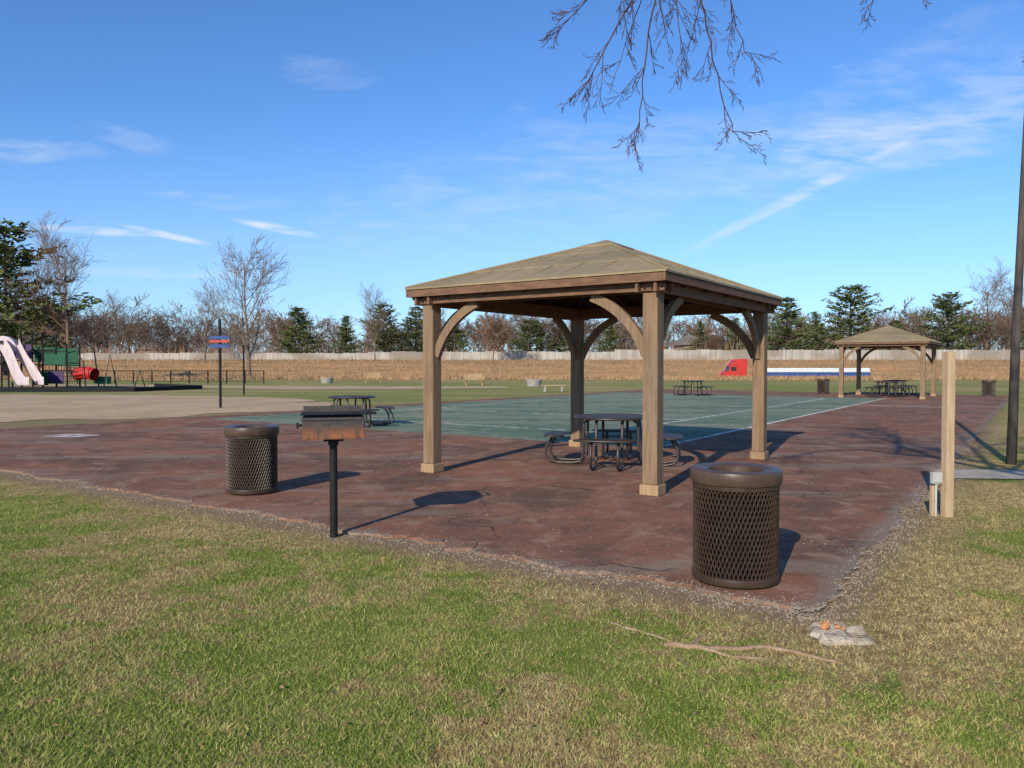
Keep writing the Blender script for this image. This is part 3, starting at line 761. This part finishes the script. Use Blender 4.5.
def spline(pts,n=5):
    out=[]; P=[Vector(p) for p in pts]; P=[P[0]*2-P[1]]+P+[P[-1]*2-P[-2]]
    for i in range(1,len(P)-2):
        for k in range(n):
            t=k/n; a,b_,c_,d_=P[i-1],P[i],P[i+1],P[i+2]
            out.append(0.5*((2*b_)+(c_-a)*t+(2*a-5*b_+4*c_-d_)*t*t+(3*b_-a-3*c_+d_)*t**3))
    out.append(P[-2]); return out
cfgD=dict(seg=[4,3,2],wob=[0.09,0.13,0.14],up=[-0.06,-0.02,0.02],rmin=0.0019,taper=0.65,sides=[4,3,3],kids=[1,6,3],start=[0.12,0.15],ang=[0.55,0.6],ratio=[0.42,0.45])
def hang(pts,r,nk,Lk):
    S=spline(pts); n=len(S); 
    S=[p+Vector((rg.gauss(0,.006),rg.gauss(0,.006),rg.gauss(0,.004))) for p in S]
    mb.tube(S,[r*(1-0.75*i/n) for i in range(n)],5)
    for k in range(nk):
        f=0.10+0.87*(k+rg.random())/nk; i=min(int(f*(n-1)),n-2); d=(S[i+1]-S[i]).normalized()
        a=rg.uniform(0.4,0.8); q=perp(d,rg); q=Vector((q.x,q.y*0.6,q.z)).normalized(); dd=(d*math.cos(a)+q*math.sin(a))
        grow(mb,S[i],dd,Lk*rg.uniform(0.5,1.2)*(1.15-0.5*f),r*0.42,0,cfgD,rg)
B=(1.25,4.8,4.75)
hang([B,(1.0,5.0,4.35),(.75,5.2,3.95),(.55,5.3,3.6),(.44,5.35,3.40)],0.0085,13,0.42)
hang([B,(1.02,5.1,4.3),(.92,5.3,3.75),(.88,5.4,3.3),(.84,5.4,3.08)],0.008,13,0.36)
hang([B,(1.22,5.1,4.2),(1.33,5.2,3.75),(1.48,5.3,3.3),(1.56,5.3,3.12)],0.008,12,0.34)
hang([B,(1.35,5.0,4.3),(1.5,5.2,3.85),(1.70,5.2,3.5)],0.007,9,0.32)
hang([(1.35,4.5,5.1),(.8,5,4.3),(.45,5.3,4.02),(.2,5.4,3.8)],0.007,11,0.32)
hang([B,(1.1,5.1,4.3),(1.12,5.25,3.9),(1.2,5.3,3.55)],0.006,10,0.32)
hang([B,(1.0,5.0,4.4),(.85,5.25,4.0),(.66,5.3,3.45)],0.006,10,0.3)
hang([(2.75,4.5,4.95),(2.6,5,4.35),(2.42,5.2,4.05),(2.36,5.2,3.95)],0.006,5,0.22)
hang([(2.75,4.5,4.95),(2.8,5,4.4),(2.70,5.2,4.05)],0.005,5,0.2)
hang([(3.95,5.3,4.5),(3.7,5.4,4.0),(3.55,5.4,3.72)],0.006,7,0.25)
hang([(1.35,4.5,5.1),(1.5,5.0,4.7),(1.75,5.2,4.35),(1.8,5.2,4.15)],0.006,5,0.22)
mb.build('overhanging_bare_tree',M_twig,smooth='all')

# ------------------------------------------------------------------ fence, house
e=empty('wooden_fence')
mb=MB(); d=160; x=-125.0; k=0
while x<140:
    h=1.80+0.05*math.sin(k*1.7)+(0.40 if x>20 else 0.0)+rng.uniform(-.07,.07); w=2.44
    if x<-30: h-=0.30
    for j in range(6): 
        mb.box((x+w*(j+.5)/6,d+rng.uniform(-.02,.02),2.55+h/2),(w/6-0.03,0.04,h+rng.uniform(-.05,.05)))
    mb.box((x,d+0.06,2.6+h/2),(0.12,0.12,h+0.2)); x+=w; k+=1
mb.build('boards',M_fence,e)
e=empty('brick_house',(wx(702,190),190,3.4),R(8))
mb=MB(); mb.box((0,0,1.5),(12,8,3)); mb.build('walls',M_brick,e)
mb=MB(); mb.add([(-6.6,-4.6,3),(6.6,-4.6,3),(6.6,4.6,3),(-6.6,4.6,3),(-4,0,5.6),(4,0,5.6)],[(0,1,5,4),(1,2,5),(2,3,4,5),(3,0,4)]); mb.build('roof',M_rooft,e)
mb=MB(); 
for x in (-4,-1,3.5): mb.box((x,-4.03,1.6),(1.2,0.06,1.2))
mb.build('windows',M_glass,e); mb=MB(); mb.box((1.2,-4.03,1.05),(1,0.06,2.1)); mb.box((3,1,5.4),(0.9,0.9,1.6)); mb.build('door',M_white,e)
clone(e,(wx(165,215),215,2.8),R(-12)); clone(e,(wx(640,200),200,3.2),R(20)); clone(e,(wx(895,205),205,2.6),R(-5))

# ------------------------------------------------------------------ semi truck
tz=gz(120)+0.02
e=empty('semi_truck',(wx(722,118),118,tz))
def wheel(mb,x,y,r=0.52,w=0.3):
    mb.tube([(x,y-w/2,r),(x,y+w/2,r)],r,18,mi=0); mb.tube([(x,y-w/2-.02,r),(x,y+w/2+.02,r)],r*0.5,14,mi=1)
mb=MB()
prof=[(0,0.75),(0,1.7),(0.15,1.95),(0.7,2.1),(0.95,2.95),(1.1,3.15),(1.7,3.85),(3.4,3.95),(3.4,0.75)]
n=len(prof); vs=[(p[0],-1.2,p[1]) for p in prof]+[(p[0],1.2,p[1]) for p in prof]
mb.add(vs,[list(range(n)),[n+i for i in range(n)][::-1]]+[[i,(i+1)%n,n+(i+1)%n,n+i] for i in range(n)])
mb.box((-0.1,0,0.65),(0.3,2.3,0.4)); mb.build('cab',M_red,e,bevel=0.08)
mb=MB(); mb.box((1.45,-1.21,2.5),(0.8,0.04,0.6)); mb.box((1.45,1.21,2.5),(0.8,0.04,0.6))
mb.box((0.80,0,2.52),(0.04,2.0,0.75),mat=Matrix.Rotation(R(16),3,'Y')); mb.build('windows',M_glass,e)
mb=MB()
for x in (0.9,5.0,6.3,20.0,21.3):
    for y in (-1.05,1.05): wheel(mb,x,y)
mb.build('wheels',[M_rubber,M_box],e)
mb=MB(); mb.box((5.0,0,0.9),(3.6,0.9,0.3)); mb.box((13.6,0,1.20),(17.5,2.5,0.2)); 
mb.build('chassis',M_bolt,e)
mb=MB(); mb.box((13.6,0,1.62),(17.3,2.42,0.6)); mb.build('trailer_lower_side',M_blue,e,bevel=0.05)
mb=MB(); mb.box((13.6,0,2.28),(17.2,2.4,0.66)); mb.build('trailer_cover',M_white,e,bevel=0.12)

# ------------------------------------------------------------------ poles
e=empty('sign_pole',(-10.85,28.6,0))
mb=MB(); mb.tube([(0,0,0),(0,0,3.3)],0.05,10); mb.build('pole',M_bolt,e)
mb=MB(); mb.box((0.0,-0.06,2.62),(0.72,0.03,0.12)); mb.build('sign_upper',M_blue,e); 
mb=MB(); mb.box((0.0,-0.06,2.48),(0.72,0.03,0.08)); mb.build('sign_middle',M_red,e)
mb=MB(); mb.box((0,-0.06,2.30),(0.72,0.03,0.12)); mb.build('sign_lower',M_blue,e)
mb=MB(); mb.tube([(-14.3,41,0),(-14.3,41,2.7)],0.05,8); mb.build('net_pole',M_bolt)

# ------------------------------------------------------------------ benches and blocks
def bench(name,loc,rz):
    e=empty(name,loc,rz)
    mb=MB()
    for i in range(4): mb.box((0,-0.2+i*0.13,0.45),(1.6,0.11,0.045))
    mb.build('seat',M_bench,e); mb=MB()
    for i in range(3): mb.box((0,0.30+0.03*i,0.58+i*0.13),(1.6,0.035,0.11))
    mb.build('backrest',M_bench,e); mb=MB()
    for x in (-0.65,0.65):
        mb.box((x,-0.15,0.21),(0.07,0.07,0.42)); mb.box((x,0.28,0.45),(0.07,0.07,0.9)); mb.box((x,0.05,0.40),(0.06,0.5,0.05))
    mb.build('legs',M_bench,e)
bench('park_bench',(wx(373,68),68,0),0.1); bench('park_bench',(wx(474,60),60,0),-0.1)
def pl(loc,s):
    e=empty('concrete_planter',loc); mb=MB()
    mb.lathe([(s*0.85,0),(s,0.45),(s,0.5),(s*0.88,0.5),(s*0.85,0.38),(0,0.38)],20); mb.build('bowl',M_conc,e)
    mb=MB(); mb.lathe([(0,0.45),(s*.4,0.43),(s*0.84,0.385)],12); mb.build('soil',M_mulch,e)
pl((wx(327,68),68,0),0.55); pl((wx(534,58),58,0),0.6)
e=empty('flat_bench',(wx(553,45),45,0.03),0.1); mb=MB(); 
for i in range(3): mb.box((0,-0.14+i*0.14,0.38),(1.5,0.12,0.06))
mb.build('seat',M_bench,e); mb=MB(); mb.box((-0.5,0,0.175),(0.12,0.35,0.35)); mb.box((0.5,0,0.175),(0.12,0.35,0.35)); mb.build('legs',M_conc,e)

# ------------------------------------------------------------------ playground
e=empty('playground_set',(-31.7,51,0.02))
mb=MB()
for x,y,h in [(-2.6,0,4.0),(-1.2,0.6,4.0),(-2.6,1.4,4.0),(-1.2,1.8,4.0),(0.6,0,3.0),(2.2,0,3.0),(0.6,1.5,3.4),(2.2,1.5,3.0),(-3.6,1.0,3.6),(-3.6,2.2,3.6)]:
    mb.tube([(x,y,0),(x,y,h)],0.06,8)
mb.box((-1.9,0.9,1.9),(1.5,1.3,0.08)); mb.box((1.4,0.75,1.2),(1.7,1.6,0.08))
for i in range(6): mb.tube([(2.2,-0.2,0.2+i*0.3),(3.0,-0.2,0.2+i*0.3)],0.03,6)
mb.tube([(2.2,1.5,3.0),(2.5,1.5,3.2),(3.2,1.5,2.6),(3.5,1.5,0)],0.045,6)
mb.tube([(2.2,0.2,2.4),(2.8,0.0,2.5),(3.4,-0.2,1.8),(3.6,-0.3,0)],0.045,6)
for i in range(8): mb.tube([(-1.1+i*0.21,1.6,1.95),(-1.1+i*0.21,1.6,2.6)],0.02,5)
for i in range(8): mb.tube([(0.65+i*0.21,-0.1,1.25),(0.65+i*0.21,-0.1,1.55)],0.02,5)
for x0,x1,y,z in [(-1.2,0.6,0.6,2.5),(-1.2,0.6,0.6,2.1),(0.6,2.2,0,2.5),(-3.6,-2.6,1.0,3.2),(-3.6,-2.6,1.0,2.0)]:
    mb.tube([(x0,y,z),(x1,y-0.1,z)],0.035,6)
# swing-like side frame right of the decks
mb.tube([(4.6,0,0),(4.9,0.3,2.3),(5.2,0.6,0)],0.045,6); mb.tube([(6.6,0,0),(6.9,0.3,1.2),(7.1,0.6,0)],0.04,6)
mb.tube([(-1.2,1.6,2.6),(0.6,1.6,2.6)],0.04,6); mb.box((-0.3,1.1,1.6),(1.7,1.0,0.07))
mb.tube([(-0.2,-1.9,0),(-0.2,-1.9,0.5)],0.06,6)
mb.build('posts_and_decks',M_bolt,e)
mb=MB()
mb.box((1.4,0.02,1.95),(1.4,0.06,0.7)); mb.box((1.4,1.5,2.1),(1.4,0.06,1.2)); mb.box((-0.2,1.72,2.3),(1.6,0.06,1.0))
mb.box((0.9,-0.7,0.7),(0.9,0.08,0.9)); mb.box((3.9,1.2,0.55),(0.9,0.5,0.5))
mb.build('green_panels',M_green,e)
mb=MB(); mb.box((-1.9,1.85,2.5),(1.3,0.06,1.0)); mb.box((1.4,-0.06,0.75),(1.2,0.05,0.8)); mb.build('purple_panels',M_purple,e)
def slide(off,bulge,w=0.5):
    mb=MB(); N=16; vs=[]; fs=[]
    for i in range(N+1):
        f=i/N; x=-2.1+off+f*2.5; y=-0.1-f*1.5; z=2.6*(1-f)**1.15+0.30+bulge*math.sin(f*math.pi*2)*0.22
        if f>0.88: z=0.42
        for q,dz in ((-w,-0.10),(-w,0.40),(-w*.86,0.40),(-w*.80,0.0),(w*.80,0.0),(w*.86,0.40),(w,0.40),(w,-0.10)):
            vs.append((x+q*0.8,y+q*-0.6,z+dz))
    for i in range(N):
        for j in range(8): fs.append((i*8+j,i*8+(j+1)%8,(i+1)*8+(j+1)%8,(i+1)*8+j))
    mb.add(vs,fs); return mb.build('slide',M_pink,e)
slide(0,1,0.62); slide(1.0,-0.4,0.5)
mb=MB(); vs=[]; fs=[]
for i in range(13):
    a=math.pi*i/12
    for y in (-0.15,0.15): 
        vs.append((-1.9+0.95*math.cos(a),y-0.1,2.5+1.0*math.sin(a))); vs.append((-1.9+0.66*math.cos(a),y-0.1,2.5+0.70*math.sin(a)))
for i in range(12):
    b_=i*4; fs+=[(b_,b_+4,b_+5,b_+1),(b_+2,b_+3,b_+7,b_+6),(b_,b_+2,b_+6,b_+4),(b_+1,b_+5,b_+7,b_+3)]
mb.add(vs,fs); mb.build('slide_hood',M_pink,e)
mb=MB(); mb.tube([(2.4,0.7,0.95),(2.9,0.6,1.05),(3.4,0.5,1.05),(3.8,0.4,0.95)],0.42,16,caps=False)
mb.build('red_tunnel',M_red,e,smooth='all')
e=empty('low_metal_fence'); mb=MB()
for i in range(13):
    x=-40.5+i*1.6; mb.tube([(x,66,0),(x,66,1.15)],0.05,6)
    if i<12: 
        mb.tube([(x,66,1.1),(x+1.6,66,1.1)],0.03,5); mb.tube([(x,66,0.2),(x+1.6,66,0.2)],0.02,5)
        for j in range(7): mb.tube([(x+0.2*j+0.1,66,0.2),(x+0.2*j+0.1,66,1.1)],0.014,3)
mb.build('rails_and_posts',M_bolt,e)
sheet('faded_paint_mark',[(-10.2,16.9),(-9.4,16.7),(-9.2,17.2),(-9.6,17.5),(-10.1,17.5)],0.032,mat2('worn_white_paint',(0.6,0.56,0.52,1),(0.24,0.13,0.10,1),3,0.9,0.1,world=True),0.15,8,0.2)

# ------------------------------------------------------------------ world
w=bpy.data.worlds.new('World'); scene.world=w; w.use_nodes=True
nt=NT(w.node_tree); bg=w.node_tree.nodes['Background']
sky=nt.node('ShaderNodeTexSky'); sky.sky_type='NISHITA'; sky.sun_disc=False
EL=R(25.5); AZ=math.atan2(-0.42,-0.907)
sky.sun_elevation=EL; sky.sun_rotation=AZ%(2*math.pi); sky.air_density=1.0; sky.dust_density=0.3; sky.ozone_density=2.0; sky.altitude=200
dirv=nt.node('ShaderNodeTexCoord').outputs['Generated']
x,y,z=nt.sep(dirv); ys_=nt.m('MAXIMUM',y,0.08)
a=nt.m('DIVIDE',x,ys_); bz=nt.m('DIVIDE',z,ys_)
cb=nt.node('ShaderNodeCombineXYZ'); nt.l.new(a,cb.inputs[0]); nt.l.new(bz,cb.inputs[1])
nv=nt.mapping(cb.outputs[0],rot=(0,0,R(-14)),scale=(1.6,11,1)); nz=nt.noise(nv,2.4,4,0.6,0.6)
nz2=nt.noise(nt.mapping(cb.outputs[0],rot=(0,0,R(-18)),scale=(1.2,3.4,1)),2.0,4,0.6,0.8)
nzf=nt.noise(nt.mapping(cb.outputs[0],rot=(0,0,R(-16)),scale=(2,9,1)),7.0,4,0.6,0.4)
tot=None
def streak(px,py,L,W,ang,st,hard=False):
    global tot
    a0=(px-512)/769; b0=(365-py)/769; L/=769; W/=769; c,s=math.cos(R(ang)),math.sin(R(ang))
    da=nt.m('SUBTRACT',a,a0); db=nt.m('SUBTRACT',bz,b0)
    u=nt.m('ADD',nt.m('MULTIPLY',da,c/L),nt.m('MULTIPLY',db,s/L)); v=nt.m('ADD',nt.m('MULTIPLY',da,-s/W),nt.m('MULTIPLY',db,c/W))
    v=nt.m('ADD',v,nt.m('MULTIPLY',nt.m('SUBTRACT',nz2,0.5),1.6 if hard else 3.0))
    if not hard: u=nt.m('ADD',u,nt.m('MULTIPLY',nt.m('SUBTRACT',nzf,0.5),1.2))
    e=nt.m('ADD',nt.m('MULTIPLY',u,u),nt.m('MULTIPLY',v,v))
    m=nt.m('MULTIPLY',nt.step(e,1.1,0.0),st)
    m=nt.m('MULTIPLY',m,nt.step(nzf if hard else nt.m('MULTIPLY',nt.m('ADD',nz,nzf),0.5),0.22 if hard else 0.34,0.70))
    tot=m if tot is None else nt.m('ADD',tot,m)
streak(98,232,70,5,-4,0.75,True); streak(168,236,52,4,-12,0.8,True); streak(280,229,50,5,-11,0.85,True)
streak(30,152,90,13,-3,0.5); streak(795,198,150,7,27,0.5,True); streak(900,140,220,44,22,0.30); streak(970,100,230,70,15,0.28)
streak(330,75,60,20,-10,0.2); streak(225,201,80,10,-3,0.5); streak(620,180,330,70,8,0.28); streak(150,273,170,7,-2,0.4); streak(130,140,60,12,-10,0.22)
haze=nt.m('MULTIPLY',nt.step(bz,0.34,0.0),0.35)
tot=nt.m('MINIMUM',nt.m('MULTIPLY',tot,nt.m('GREATER_THAN',y,0.1)),0.85)
skyc=nt.mix(1.0,sky.outputs[0],(0.58,0.93,1.38,1),'MULTIPLY')
skyc=nt.mix(haze,skyc,(4.7,5.8,7.5,1))
col=nt.mix(tot,skyc,(6.2,6.7,7.4,1))
nt.l.new(col,bg.inputs[0]); bg.inputs[1].default_value=0.130

sd=bpy.data.lights.new('sun','SUN'); sd.energy=5.0; sd.angle=R(0.5); sd.color=(1.0,0.91,0.76)
so=bpy.data.objects.new('sun',sd); COL.objects.link(so)
dv=Vector((0.42*math.cos(EL),0.907*math.cos(EL),-math.sin(EL)))
so.rotation_euler=dv.to_track_quat('-Z','Y').to_euler(); so.location=(-5,-10,8)

cam=bpy.data.cameras.new('camera'); co=bpy.data.objects.new('camera',cam); COL.objects.link(co)
co.location=(0,0,1.6); co.rotation_euler=(R(90-1.415),0,0); cam.sensor_width=36; cam.lens=27.04; cam.clip_start=0.05; cam.clip_end=6000
scene.camera=co
scene.view_settings.view_transform='Standard'; scene.view_settings.look='None'; scene.view_settings.exposure=0
